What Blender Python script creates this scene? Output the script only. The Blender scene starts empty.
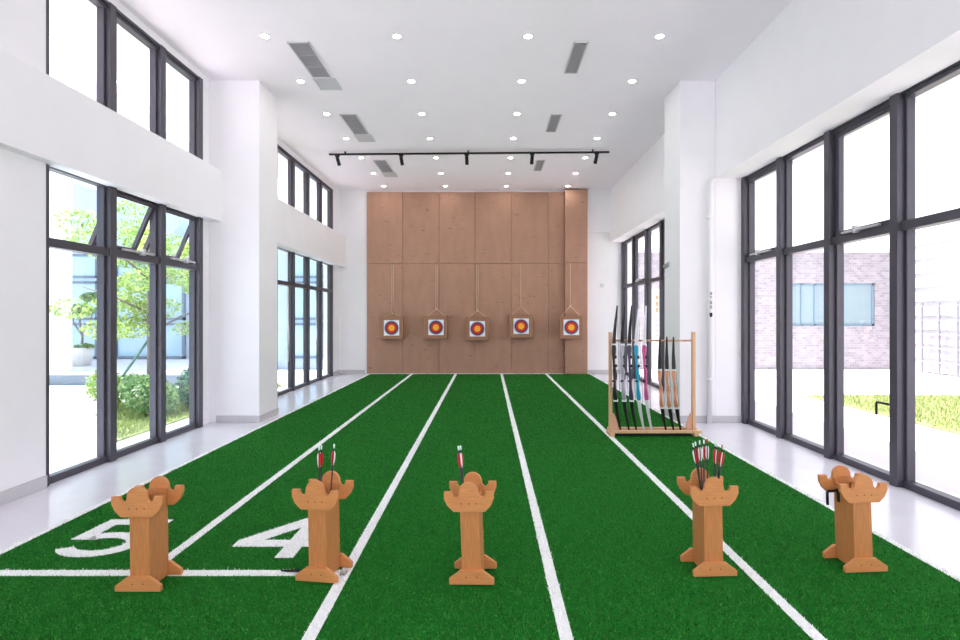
import bpy, bmesh, math, random
import numpy as np
from mathutils import Vector, Matrix

S = bpy.context.scene
COL = S.collection
R = math.radians

# ------------------------------------------------------------------ camera
cam_data = bpy.data.cameras.new('camera')
cam_data.sensor_width = 36.0
cam_data.lens = 21.0
cam_data.shift_x = -7.5 / 960
cam_data.shift_y = -3.0 / 960
cam_data.clip_start = 0.05
cam_data.clip_end = 300
cam = bpy.data.objects.new('camera', cam_data)
cam.location = (0, 0, 1.5)
cam.rotation_euler = (R(90), 0, 0)
COL.objects.link(cam)
S.camera = cam

# ------------------------------------------------------------------ world, sun, exposure
W = bpy.data.worlds.new('sky')
S.world = W
W.use_nodes = True
bg = W.node_tree.nodes['Background']
bg.inputs['Color'].default_value = (0.95, 0.96, 1.0, 1)
bg.inputs['Strength'].default_value = 1.05
sun_data = bpy.data.lights.new('sun', 'SUN')
sun_data.energy = 6.5
sun_data.angle = R(0.6)
sun_data.color = (1.0, 0.96, 0.9)
sun = bpy.data.objects.new('sun', sun_data)
SUN_EL, SUN_AZ = R(76), R(-4)
_d = Vector((math.cos(SUN_EL) * math.cos(SUN_AZ), math.cos(SUN_EL) * math.sin(SUN_AZ), -math.sin(SUN_EL)))
sun.rotation_euler = _d.to_track_quat('-Z', 'Y').to_euler()
sun.location = (-6, 0, 20)
COL.objects.link(sun)
LAMP = 48.0          # emission of each downlight lens
S.view_settings.view_transform = 'Standard'
S.view_settings.look = 'None'
S.view_settings.gamma = 1
S.view_settings.use_curve_mapping = False
S.view_settings.exposure = 1.48
S.cycles.max_bounces = 14
S.cycles.diffuse_bounces = 8
S.cycles.glossy_bounces = 4
S.cycles.transparent_max_bounces = 16
S.cycles.sample_clamp_indirect = 6
S.cycles.use_denoising = True
S.cycles.caustics_reflective = False
S.cycles.caustics_refractive = False


# ------------------------------------------------------------------ materials
def lin(c):
    return tuple((v / 255 / 12.92) if v / 255 <= 0.04045 else ((v / 255 + 0.055) / 1.055) ** 2.4 for v in c)


MATS = {}


def mat(name, rgb, rough=0.6, metal=0.0, var=0.0, nscale=20.0, stretch=(1, 1, 1), bump=0.0, bscale=None,
        spec=0.5, emit=0.0, wave=None):
    """principled material, colour given in sRGB 0-255, with noise variation and bump in object space"""
    if name in MATS:
        return MATS[name]
    m = bpy.data.materials.new(name)
    m.use_nodes = True
    nt = m.node_tree
    p = nt.nodes['Principled BSDF']
    c = lin(rgb)
    p.inputs['Base Color'].default_value = (*c, 1)
    p.inputs['Roughness'].default_value = rough
    p.inputs['Metallic'].default_value = metal
    p.inputs['Specular IOR Level'].default_value = spec
    if emit:
        p.inputs['Emission Color'].default_value = (*c, 1)
        p.inputs['Emission Strength'].default_value = emit
    if var or bump:
        tc = nt.nodes.new('ShaderNodeTexCoord')
        mp = nt.nodes.new('ShaderNodeMapping')
        mp.inputs['Scale'].default_value = stretch
        nt.links.new(tc.outputs['Object'], mp.inputs['Vector'])
        nz = nt.nodes.new('ShaderNodeTexNoise')
        nz.inputs['Scale'].default_value = nscale
        nz.inputs['Detail'].default_value = 5
        nt.links.new(mp.outputs['Vector'], nz.inputs['Vector'])
        if var:
            cr = nt.nodes.new('ShaderNodeValToRGB')
            cr.color_ramp.elements[0].position = 0.3
            cr.color_ramp.elements[1].position = 0.7
            cr.color_ramp.elements[0].color = (*[v * (1 - var) for v in c], 1)
            cr.color_ramp.elements[1].color = (*[min(1, v * (1 + var)) for v in c], 1)
            nt.links.new(nz.outputs['Fac'], cr.inputs['Fac'])
            nt.links.new(cr.outputs['Color'], p.inputs['Base Color'])
        if bump:
            nb = nz
            if bscale:
                nb = nt.nodes.new('ShaderNodeTexNoise')
                nb.inputs['Scale'].default_value = bscale
                nt.links.new(tc.outputs['Object'], nb.inputs['Vector'])
            b = nt.nodes.new('ShaderNodeBump')
            b.inputs['Strength'].default_value = bump
            b.inputs['Distance'].default_value = 0.01
            nt.links.new(nb.outputs['Fac'], b.inputs['Height'])
            nt.links.new(b.outputs['Normal'], p.inputs['Normal'])
    MATS[name] = m
    return m


def island_mat(name, a, b, rough=0.7):
    """colour varies from blade to blade (or leaf to leaf)"""
    m = bpy.data.materials.new(name)
    m.use_nodes = True
    nt = m.node_tree
    p = nt.nodes['Principled BSDF']
    g = nt.nodes.new('ShaderNodeNewGeometry')
    cr = nt.nodes.new('ShaderNodeValToRGB')
    cr.color_ramp.elements[0].color = (*lin(a), 1)
    cr.color_ramp.elements[1].color = (*lin(b), 1)
    nt.links.new(g.outputs['Random Per Island'], cr.inputs['Fac'])
    nt.links.new(cr.outputs['Color'], p.inputs['Base Color'])
    p.inputs['Roughness'].default_value = rough
    p.inputs['Specular IOR Level'].default_value = 0.25
    MATS[name] = m
    return m


def glass_mat(name, tint, gloss=0.05):
    m = bpy.data.materials.new(name)
    m.use_nodes = True
    nt = m.node_tree
    nt.nodes.remove(nt.nodes['Principled BSDF'])
    out = nt.nodes['Material Output']
    t = nt.nodes.new('ShaderNodeBsdfTransparent')
    t.inputs['Color'].default_value = (*tint, 1)
    g = nt.nodes.new('ShaderNodeBsdfGlossy')
    g.inputs['Roughness'].default_value = 0.02
    mx = nt.nodes.new('ShaderNodeMixShader')
    mx.inputs[0].default_value = gloss
    nt.links.new(t.outputs[0], mx.inputs[1])
    nt.links.new(g.outputs[0], mx.inputs[2])
    nt.links.new(mx.outputs[0], out.inputs['Surface'])
    MATS[name] = m
    return m


def brick_mat(name, c1, c2, mortar, scale, axis):
    m = bpy.data.materials.new(name)
    m.use_nodes = True
    nt = m.node_tree
    p = nt.nodes['Principled BSDF']
    tc = nt.nodes.new('ShaderNodeTexCoord')
    sp = nt.nodes.new('ShaderNodeSeparateXYZ')
    cb = nt.nodes.new('ShaderNodeCombineXYZ')
    nt.links.new(tc.outputs['Object'], sp.inputs[0])
    nt.links.new(sp.outputs[axis], cb.inputs[0])
    nt.links.new(sp.outputs[2], cb.inputs[1])
    br = nt.nodes.new('ShaderNodeTexBrick')
    br.inputs['Color1'].default_value = (*lin(c1), 1)
    br.inputs['Color2'].default_value = (*lin(c2), 1)
    br.inputs['Mortar'].default_value = (*lin(mortar), 1)
    br.inputs['Scale'].default_value = scale
    br.inputs['Mortar Size'].default_value = 0.012
    nt.links.new(cb.outputs[0], br.inputs['Vector'])
    nt.links.new(br.outputs['Color'], p.inputs['Base Color'])
    p.inputs['Roughness'].default_value = 0.85
    MATS[name] = m
    return m


M_WALL = mat('white_wall_paint', (241, 240, 243), 0.8, var=0.012, nscale=3, bump=0.02, bscale=140)
M_CEIL = mat('white_ceiling_paint', (249, 244, 250), 0.85, var=0.01, nscale=2)
M_BASE = mat('pale_grey_baseboard', (196, 194, 197), 0.5, var=0.03, nscale=8)
M_FLOOR = mat('pale_grey_floor', (224, 222, 230), 0.22, var=0.03, nscale=4, spec=0.5)
M_FRAME = mat('dark_grey_aluminium', (70, 68, 77), 0.42, metal=0.15, var=0.04, nscale=30)
M_GLASS = glass_mat('window_glass', (0.96, 0.955, 0.97), 0.05)
M_GLASSB = glass_mat('window_glass_blue', (0.88, 0.94, 0.97), 0.07)
M_ALU = mat('light_aluminium', (200, 200, 204), 0.35, metal=0.5)
M_BLACK = mat('black_metal', (22, 22, 25), 0.4, metal=0.3)
M_WHITEP = mat('white_plastic', (232, 232, 234), 0.4)
M_PANEL = mat('brown_board', (174, 134, 113), 0.85, var=0.07, nscale=6, stretch=(1, 1, 0.35), bump=0.15, bscale=60)
def add_scratches(m_):
    nt = m_.node_tree
    p = nt.nodes['Principled BSDF']
    src = p.inputs['Base Color'].links[0].from_socket
    tc = nt.nodes.new('ShaderNodeTexCoord')
    mp = nt.nodes.new('ShaderNodeMapping')
    mp.inputs['Scale'].default_value = (3.0, 1, 16)
    mp.inputs['Rotation'].default_value = (0, R(14), 0)
    nt.links.new(tc.outputs['Object'], mp.inputs['Vector'])
    nz = nt.nodes.new('ShaderNodeTexNoise')
    nz.inputs['Scale'].default_value = 1.6
    nz.inputs['Detail'].default_value = 2
    nt.links.new(mp.outputs['Vector'], nz.inputs['Vector'])
    cr = nt.nodes.new('ShaderNodeValToRGB')
    cr.color_ramp.elements[0].position = .68
    cr.color_ramp.elements[0].color = (1, 1, 1, 1)
    cr.color_ramp.elements[1].position = .74
    cr.color_ramp.elements[1].color = (.62, .58, .56, 1)
    nt.links.new(nz.outputs['Fac'], cr.inputs['Fac'])
    mx = nt.nodes.new('ShaderNodeMix')
    mx.data_type = 'RGBA'; mx.blend_type = 'MULTIPLY'
    mx.inputs['Factor'].default_value = 1
    nt.links.new(src, mx.inputs['A']); nt.links.new(cr.outputs['Color'], mx.inputs['B'])
    nt.links.new(mx.outputs['Result'], p.inputs['Base Color'])


add_scratches(M_PANEL)
M_BAMBOO = mat('bamboo_wood', (190, 126, 72), 0.5, var=0.14, nscale=14, stretch=(9, 9, 0.6), bump=0.03)
M_BAMBOOH = mat('bamboo_plate', (202, 136, 80), 0.5, var=0.12, nscale=14, stretch=(0.7, 9, 9), bump=0.03)
M_SCREW = mat('brown_screw', (120, 66, 34), 0.5)
M_PINE = mat('pine_wood', (222, 178, 138), 0.5, var=0.1, nscale=12, stretch=(8, 8, 0.7))
M_TURF = mat('green_turf_backing', (22, 106, 30), 0.95, var=0.35, nscale=260, spec=0.1, bump=0.5)
M_BLADE = island_mat('green_turf_blades', (8, 68, 16), (74, 156, 64), 0.75)
M_LINE = mat('white_turf_backing', (238, 240, 240), 0.9, var=0.12, nscale=220, spec=0.1)
M_LBLADE = island_mat('white_turf_blades', (228, 232, 230), (253, 254, 254), 0.75)


# ------------------------------------------------------------------ mesh builder
class MB:
    def __init__(self):
        self.v, self.f, self.m, self.s = [], [], [], []

    def add(self, vs, fs, mi=0, smooth=False):
        o = len(self.v)
        self.v += [tuple(p) for p in vs]
        for f in fs:
            self.f.append([o + i for i in f])
            self.m.append(mi)
            self.s.append(smooth)
        return self

    def box(self, x0, x1, y0, y1, z0, z1, mi=0):
        x0, x1 = sorted((x0, x1)); y0, y1 = sorted((y0, y1)); z0, z1 = sorted((z0, z1))
        vs = [(x0, y0, z0), (x1, y0, z0), (x1, y1, z0), (x0, y1, z0), (x0, y0, z1), (x1, y0, z1), (x1, y1, z1), (x0, y1, z1)]
        return self.add(vs, [(0, 3, 2, 1), (4, 5, 6, 7), (0, 1, 5, 4), (1, 2, 6, 5), (2, 3, 7, 6), (3, 0, 4, 7)], mi)

    def prism(self, poly, d0, d1, plane='xz', mi=0):
        """extrude a 2D polygon: plane xz -> depth along y; xy -> depth along z; yz -> depth along x"""
        def P(a, b, d):
            return {'xz': (a, d, b), 'xy': (a, b, d), 'yz': (d, a, b)}[plane]
        n = len(poly)
        vs = [P(a, b, d0) for a, b in poly] + [P(a, b, d1) for a, b in poly]
        fs = [tuple(range(n)), tuple(range(2 * n - 1, n - 1, -1))]
        fs += [(i, i + n, (i + 1) % n + n, (i + 1) % n) for i in range(n)]
        return self.add(vs, fs, mi)

    def tube(self, pts, rad, seg=8, mi=0, cap=True):
        pts = [Vector(p) for p in pts]
        rad = rad if isinstance(rad, (list, tuple)) else [rad] * len(pts)
        vs, fs = [], []
        ref = None
        for i, p in enumerate(pts):
            t = (pts[min(i + 1, len(pts) - 1)] - pts[max(i - 1, 0)]).normalized()
            if ref is None:
                ref = Vector((1, 0, 0)) if abs(t.x) < 0.9 else Vector((0, 1, 0))
            a = t.cross(ref).normalized()
            b = t.cross(a)
            ref = -b if False else ref
            for k in range(seg):
                an = 2 * math.pi * k / seg
                vs.append(p + a * math.cos(an) * rad[i] + b * math.sin(an) * rad[i])
        n = len(pts)
        for i in range(n - 1):
            for k in range(seg):
                k2 = (k + 1) % seg
                fs.append((i * seg + k, i * seg + k2, (i + 1) * seg + k2, (i + 1) * seg + k))
        self.add(vs, fs, mi, True)
        if cap:
            self.add(vs[:seg], [tuple(range(seg - 1, -1, -1))], mi)
            self.add(vs[-seg:], [tuple(range(seg))], mi)
        return self

    def lathe(self, prof, c=(0, 0, 0), seg=24, mi=0, axis='z'):
        vs, fs = [], []
        for r, h in prof:
            for k in range(seg):
                a = 2 * math.pi * k / seg
                x, y = r * math.cos(a), r * math.sin(a)
                q = (x, y, h) if axis == 'z' else (x, h, y)
                vs.append((q[0] + c[0], q[1] + c[1], q[2] + c[2]))
        for i in range(len(prof) - 1):
            for k in range(seg):
                k2 = (k + 1) % seg
                fs.append((i * seg + k, i * seg + k2, (i + 1) * seg + k2, (i + 1) * seg + k))
        return self.add(vs, fs, mi, True)

    def sweep(self, path, wid, thk, mi=0):
        """rectangular section swept along (x,z) path; wid along y, thk across the path"""
        vs, fs = [], []
        n = len(path)
        for i, (x, z) in enumerate(path):
            x0, z0 = path[max(i - 1, 0)]; x1, z1 = path[min(i + 1, n - 1)]
            t = Vector((x1 - x0, z1 - z0)).normalized()
            nx, nz = t.y, -t.x
            w, h = wid[i] / 2, thk[i] / 2
            vs += [(x + nx * h, -w, z + nz * h), (x + nx * h, w, z + nz * h), (x - nx * h, w, z - nz * h), (x - nx * h, -w, z - nz * h)]
        for i in range(n - 1):
            for k in range(4):
                k2 = (k + 1) % 4
                fs.append((i * 4 + k, i * 4 + k2, (i + 1) * 4 + k2, (i + 1) * 4 + k))
        fs += [(3, 2, 1, 0), tuple(range(4 * n - 4, 4 * n))]
        return self.add(vs, fs, mi)

    def obj(self, name, mats, parent=None, bevel=0.0, loc=None, rot=None):
        me = bpy.data.meshes.new(name)
        me.from_pydata(self.v, [], self.f)
        for m in (mats if isinstance(mats, (list, tuple)) else [mats]):
            me.materials.append(m)
        me.polygons.foreach_set('material_index', self.m)
        me.polygons.foreach_set('use_smooth', self.s)
        bm = bmesh.new(); bm.from_mesh(me)
        bmesh.ops.remove_doubles(bm, verts=bm.verts, dist=1e-6) if bevel == 0 and any(self.s) else None
        bmesh.ops.recalc_face_normals(bm, faces=bm.faces)
        bm.to_mesh(me); bm.free()
        o = bpy.data.objects.new(name, me)
        COL.objects.link(o)
        if parent:
            o.parent = parent
        if loc:
            o.location = loc
        if rot:
            o.rotation_euler = rot
        if bevel:
            b = o.modifiers.new('bevel', 'BEVEL')
            b.width = bevel; b.segments = 2; b.limit_method = 'ANGLE'; b.angle_limit = R(40)
        return o


def tag(o, label=None, cat=None, group=None, kind=None):
    if label: o['label'] = label
    if cat: o['category'] = cat
    if group: o['group'] = group
    if kind: o['kind'] = kind
    return o


def empty(name, loc=(0, 0, 0), rz=0.0):
    o = bpy.data.objects.new(name, None)
    o.empty_display_size = 0.1
    o.location = loc
    o.rotation_euler = (0, 0, rz)
    COL.objects.link(o)
    return o


def kids(o):
    return [c for c in list(bpy.data.objects) if c.parent == o]


def copy_tree(o, parent=None):
    ks = kids(o)
    c = o.copy()
    COL.objects.link(c)
    if parent:
        c.parent = parent
    for k in ks:
        copy_tree(k, c)
    return c


# ------------------------------------------------------------------ room dimensions (metres, camera at the origin)
XL, XLW, XLO = -3.88, -3.95, -4.18      # left pier face, left glazing line, outer face
XR, XRW, XRO = 3.24, 3.70, 3.95
YB, YF = 14.85, -3.0
ZC = 4.86
CY0, CY1 = 7.95, 8.64                    # the columns
BL0, BL1 = 2.85, 3.58                    # left beam
BR0 = 3.47                               # underside of right upper wall

# ------------------------------------------------------------------ shell
tag(MB().box(XLO, XRO, YF, YB + 0.2, -0.12, 0).obj('floor', M_FLOOR), 'polished pale grey floor around the green turf', 'floor', kind='structure')
tag(MB().box(XLO, XRO + 0.02, YF, YB + 0.2, ZC, ZC + 0.26).obj('ceiling', M_CEIL), 'flat white ceiling dotted with downlights', 'ceiling', kind='structure')
tag(MB().box(XLO, XRO, YB, YB + 0.2, 0, ZC).obj('wall_back', M_WALL), 'white end wall behind the brown panels', 'wall', kind='structure')
m = MB().box(XLO, XRO, YF - 0.2, YF, 4.3, ZC)  # unseen rear wall, opened up so sky light fills the foreground
for k in range(5):
    x = XLO + k * (XRO - XLO - .3) / 4
    m.box(x, x + .3, YF - .2, YF, 0, 4.3)
tag(m.obj('wall_front', M_WALL), 'unseen white wall behind the camera, openings put in to light the foreground', 'wall', kind='structure')
m = MB()
m.box(XLO, XL, YF, 4.92, 0, ZC)                     # pier left of the first windows
m.box(XLO, XLW + .02, 14.27, YB, 0, ZC)             # pier at the end wall
m.box(XLO, XLW + .02, 4.92, 14.27, 4.74, ZC)        # strip above upper windows
m.box(XLO, XLW - .08, 4.92, CY0, BL0 + .08, BL1 - .06)
m.box(XLO, XLW - .08, CY1, 14.27, BL0 + .08, BL1 - .06)
tag(m.obj('wall_left', M_WALL), 'white left wall between the dark window bands', 'wall', kind='structure')
m = MB()
m.box(XR, XRO, YF, CY0, BR0, ZC)
m.box(XR, XRO, CY1, YB, BR0, ZC)
m.box(XR, XRO, CY0, CY1, BR0, ZC)
m.box(XR, 3.715, CY0, CY1, 0, BR0)
m.box(XRW - .03, XRO, YF, 1.0, 0, BR0)
tag(m.obj('wall_right', M_WALL), 'white upper wall over the tall windows on the right', 'wall', kind='structure')
tag(MB().box(-3.99, -3.24, CY0, CY1, 0, ZC).obj('column', M_WALL, bevel=.006), 'square white column between the left windows', 'column', kind='structure')
tag(MB().box(2.73, XR - .001, CY0, CY1, 0, ZC).obj('column', M_WALL, bevel=.006), 'square white column behind the bow rack', 'column', kind='structure')
tag(MB().box(XLO + .01, -3.77, YF, CY0, BL0, BL1).obj('beam', M_WALL, bevel=.004), 'white beam between the near upper and lower left windows', 'beam', kind='structure')
tag(MB().box(XLO + .01, -3.74, CY1, YB, BL0 - .03, BL1 + .04).obj('beam', M_WALL, bevel=.004), 'white beam between the far upper and lower left windows', 'beam', kind='structure')
tag(MB().box(2.63, XR, YB - .09, YB, 3.74, ZC).obj('beam', M_WALL), 'short white beam on the end wall right of the brown panels', 'beam', kind='structure')
tag(MB().box(XLO - 1.0, XLO, YF, YB + .2, ZC + .06, ZC + .26).obj('added_sun_overhang', M_WALL), 'white overhang added above the left windows to block the sun', 'roof', kind='structure')  # made-up slab, blocks direct sun from the floor by the left windows
# baseboards
def bb(name, label, boxes):
    q = MB()
    for b in boxes:
        q.box(*b)
    return tag(q.obj(name, M_BASE, bevel=.003), label, 'baseboard', kind='structure')
T = .014
bb('baseboard_left', 'pale grey baseboard along the left piers', [(XL, XL + T, YF, 4.92, 0, .11), (XLW + .02, XLW + .02 + T, 14.27, YB, 0, .1)])
bb('baseboard_column_left', 'pale grey baseboard round the left column', [(XLW + .1, -3.24, CY0 - T, CY0, 0, .1), (-3.24, -3.24 + T, CY0 - T, CY1 + T, 0, .1)])
bb('baseboard_back', 'pale grey baseboard on the end wall', [(XLW + .034, -3.25, YB - T, YB, 0, .1), (2.64, 3.5, YB - T, YB, 0, .1)])
bb('baseboard_right', 'pale grey baseboard round the right column', [(2.73 - T, 3.64, CY0 - T, CY0, 0, .1), (2.73 - T, 2.73, CY0, CY1 + T, 0, .1)])

# ------------------------------------------------------------------ windows
def window(name, label, side, z0, z1, ys, transom=None, glass=M_GLASS, sash=(), open_sash=(), rods=(), handle=None, proud=.1, wm=.07, xg=None):
    """side -1 left / +1 right; ys = mullion lines; transom = height; sash = pane indexes with a top-hung sash"""
    xg = xg or (XLW - .06 if side < 0 else XRW + .05)
    s = -side                                        # towards the room
    xi = xg + s * proud                              # inner face of mullions
    root = empty(name, (xg, (ys[0] + ys[-1]) / 2, z0))
    tag(root, label, 'window', kind='structure')
    inv = Matrix.Translation(-Vector(root.location))

    def put(q, nm, m_, parent=root, bevel=.003):
        q.v = [tuple(Vector(p) - Vector(root.location)) for p in q.v]
        return q.obj(nm, m_, parent, bevel)
    y0, y1 = ys[0], ys[-1]
    q = MB()
    fx0, fx1 = xg - s * .04, xg + s * .05
    q.box(fx0, fx1, y0, y1, z0, z0 + .065)
    q.box(fx0, fx1, y0, y1, z1 - .07, z1)
    q.box(fx0, xg + s * .075, y0, y1, z1 - .03, z1)
    if transom:
        pass
    put(q, 'frame', M_FRAME)
    for i, y in enumerate(ys):
        w = wm / 2 if 0 < i < len(ys) - 1 else wm / 2
        a, b = y - w, y + w
        if i == 0: a, b = y, y + (.045 if side < 0 else wm)
        if i == len(ys) - 1: a, b = y - wm, y
        q = MB()
        q.box(xg - s * .05, xi, a, b, z0, z1 + (.0 if side < 0 else -.0))
        # narrow glazing stiles each side, set back
        for sg in (-1, 1):
            if (i == 0 and sg < 0) or (i == len(ys) - 1 and sg > 0):
                continue
            yy = (a if sg < 0 else b)
            q.box(fx0, fx1 - s * .015, yy, yy + sg * .03, z0 + .05, z1 - .05)
        put(q, 'mullion', M_FRAME)
    if transom:
        for i in range(len(ys) - 1):
            q = MB().box(fx0, fx1 + s * .02, ys[i] + wm / 2, ys[i + 1] - wm / 2, transom - .04, transom + .04)
            put(q, 'transom', M_FRAME)
    q = MB()
    for i in range(len(ys) - 1):
        a, b = ys[i] + .02, ys[i + 1] - .02
        if transom:
            q.box(xg - .004, xg + .004, a, b, z0 + .03, transom)
            if i not in open_sash:
                q.box(xg - .004, xg + .004, a, b, transom, z1 - .03)
        else:
            q.box(xg - .004, xg + .004, a, b, z0 + .03, z1 - .03)
    put(q, 'glazing', glass, bevel=0)
    for i in list(sash) + list(open_sash):
        a, b = ys[i] + wm / 2 + .032, ys[i + 1] - wm / 2 - .032
        za, zb = transom + .045, z1 - .075
        h = zb - za
        sr = bpy.data.objects.new('sash', None)
        COL.objects.link(sr)
        sr.parent = root
        sr.location = (s * .02, 0, zb - z0)
        q = MB()
        ly = root.location.y
        w = .045
        q.box(-.025, .02, a - ly, a - ly + w, -h, 0)
        q.box(-.025, .02, b - ly - w, b - ly, -h, 0)
        q.box(-.025, .02, a - ly + w, b - ly - w, -w, 0)
        q.box(-.025, .02, a - ly + w, b - ly - w, -h, -h + w)
        sf = q.obj('sash_frame', M_FRAME, sr, .003)
        if i in open_sash:
            q = MB().box(-.004, .004, a - ly + .03, b - ly - .03, -h + .03, -.03)
            q.obj('sash_glass', glass, sr)
            sr.rotation_euler = (0, R(23) * (1 if side < 0 else -1), 0)
        q = MB().box(0, s * .035, -.27, .27, 0, .022).box(s * .005, s * .06, .02, .06, -.02, .05)
        op = q.obj('opener', M_ALU, root, .003, loc=(s * .07, (a + b) / 2 - ly - .03, transom + .042 - z0))
    for y in rods:
        q = MB().tube([(0, 0, 2.1), (.0, 0, 1.45), (.015, 0, 1.1), (.0, 0, .62)], .012, 6)
        q.lathe([(.0, -.05), (.026, -.045), (.026, .03), (0, .035)], (0, 0, .95), 8)
        q.obj('opener_rod', M_ALU, root, loc=(s * (proud + .02), y - root.location.y, -z0))
    if handle:
        y, z = handle
        q = MB().tube([(s * .06, y, z), (s * .075, y + .04, z), (s * .075, y + .17, z), (s * .075, y + .18, z - .015), (s * .075, y + .18, z - .12)], .011, 8)
        q.v = [(p[0], p[1] - root.location.y, p[2] - z0) for p in q.v]
        q.obj('lever_handle', M_BLACK, root)
    return root


yl1 = [4.93, 5.83, 6.73, 7.66]
yl2 = [8.64, 9.52, 10.47, 11.42, 12.37, 13.32, 14.27]
window('window_1', 'near lower left window of three tall dark framed bays', -1, 0, BL0 + .06, yl1, 2.17, M_GLASSB, open_sash=(1, 2), proud=.085, wm=.1, xg=-3.975)
window('window_2', 'near upper left window above the white beam', -1, BL1 - .08, 4.75, yl1, None, M_GLASS, proud=.085, wm=.1, xg=-3.975)
window('window_3', 'far lower left window beyond the left column', -1, 0, BL0 + .03, yl2, 2.16, M_GLASSB, rods=(11.0, 12.8), proud=.075, wm=.08)
window('window_4', 'far upper left window beyond the left column', -1, BL1 - .06, 4.75, yl2, None, M_GLASS, proud=.075, wm=.08)
yr1 = [1.01, 2.0, 2.99, 3.98, 4.97, 5.95, 6.94, 7.95]
window('window_5', 'near right window of tall dark framed bays facing the lawn', 1, 0, BR0 + .02, yr1, 2.3, M_GLASS, sash=(4, 6), handle=(5.04, .71), proud=.10, wm=.095, xg=3.70)
yr2 = [8.66, 9.4, 10.4, 11.5, 12.6, 13.7, 14.82]
window('window_6', 'far right window behind the bow rack', 1, 0, BR0 + .02, yr2, 2.3, M_GLASS, sash=(2, 4), proud=.09, wm=.085, xg=3.63)
tag(MB().box(XLW - .04, XLW, 7.66, CY0, 0, ZC).obj('trim_1', M_WALL), 'white wall strip between near left windows and column', 'wall', kind='structure')

# ------------------------------------------------------------------ turf with lines
TX0, TX1, TY0, TY1 = -3.1, 2.705, -1.0, 14.76
turf = empty('artificial_turf', ((TX0 + TX1) / 2, 6.5, 0))
tag(turf, 'green artificial turf carpet with white lane lines', 'turf')
TO = Vector(turf.location)
rng = np.random.default_rng(7)


def at_turf(q, nm, mt, bevel=0):
    q.v = [tuple(Vector(p) - TO) for p in q.v]
    return q.obj(nm, mt, turf, bevel)


at_turf(MB().box(TX0, TX1, TY0, TY1, 0, .008), 'backing', M_TURF)
LINES = []        # polygons (list of xy) with label
def rect(x0, x1, y0, y1):
    return [(x0, y0), (x1, y0), (x1, y1), (x0, y1)]
for x, lab in ((-1.975, 'second lane line from the left'), (-.828, 'third lane line from the left'), (.366, 'fourth lane line from the left'), (1.535, 'fifth lane line from the left')):
    LINES.append(('lane_line', [rect(x - .031, x + .031, 3.225 if x < -1.5 else TY0, TY1)], None))
LINES.append(('edge_line', [rect(TX0, TX0 + .045, TY0, TY1)], None))
LINES.append(('edge_line', [rect(TX1 - .045, TX1, TY0, TY1)], None))
LINES.append(('end_line', [rect(TX0, TX1, TY1 - .1, TY1)], None))
LINES.append(('shooting_line', [rect(TX0, -.82, 3.225, 3.295)], None))
# numerals
four = [[(-1.205, 3.467), (-1.205, 4.14), (-1.345, 4.14), (-1.66, 3.735), (-1.66, 3.635), (-1.32, 3.635), (-1.32, 3.467)],
        [(-1.205, 3.635), (-1.205, 3.742), (-1.12, 3.742), (-1.12, 3.635)]]
four_hole = [(-1.315, 3.742), (-1.315, 3.97), (-1.50, 3.742)]
def arc(cx, cy, rx, ry, a0, a1, n=18):
    return [(cx + rx * math.cos(R(a0 + (a1 - a0) * i / n)), cy + ry * math.sin(R(a0 + (a1 - a0) * i / n))) for i in range(n + 1)]
out_ = arc(-2.54, 3.675, .255, .20, 205, 500)
in_ = arc(-2.54, 3.675, .155, .105, 500, 205)
bowl = list(zip(out_, reversed(in_)))
five = [[bowl[i][0], bowl[i + 1][0], bowl[i + 1][1], bowl[i][1]] for i in range(len(bowl) - 1)]
five += [[(-2.79, 3.77), (-2.67, 3.77), (-2.665, 4.12), (-2.765, 4.12)], rect(-2.765, -2.31, 4.02, 4.12), rect(-2.79, -2.62, 3.75, 3.80)]
LINES.append(('numeral', four, four_hole))
LINES.append(('numeral', five, None))


def inside(px, py, poly):
    r = np.zeros(px.shape, bool)
    n = len(poly)
    for i in range(n):
        (x0, y0), (x1, y1) = poly[i], poly[(i + 1) % n]
        if y0 == y1:
            continue
        c = ((y0 > py) != (y1 > py)) & (px < (x1 - x0) * (py - y0) / (y1 - y0) + x0)
        r ^= c
    return r


def in_line(px, py, polys, hole):
    r = np.zeros(px.shape, bool)
    for p in polys:
        r |= inside(px, py, p)
    if hole:
        r &= ~inside(px, py, hole)
    return r


# where the wooden feet stand no pile grows
STANDS = [(-1.895, 3.032, -1, -.7), (-.962, 3.142, -10, -1.0), (-.088, 3.105, -5, -2.0), (1.308, 3.21, 1, -.8), (2.208, 3.26, 1, -1.8)]
def footprint(px, py):
    r = np.zeros(px.shape, bool)
    for x, y, a, le_ in STANDS:
        c, s = math.cos(R(a)), math.sin(R(a))
        lx = (px - x) * c + (py - y) * s
        ly = -(px - x) * s + (py - y) * c
        r |= (abs(lx) < .15) & (abs(ly - .011) < .036)
        r |= (abs(lx) < .15) & (abs(ly - .209) < .036)
        r |= (abs(lx) < .052) & (ly > 0) & (ly < .22)
    r |= (px > 1.46) & (px < 2.7) & (py > 6.95) & (py < 7.47)
    return r


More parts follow.
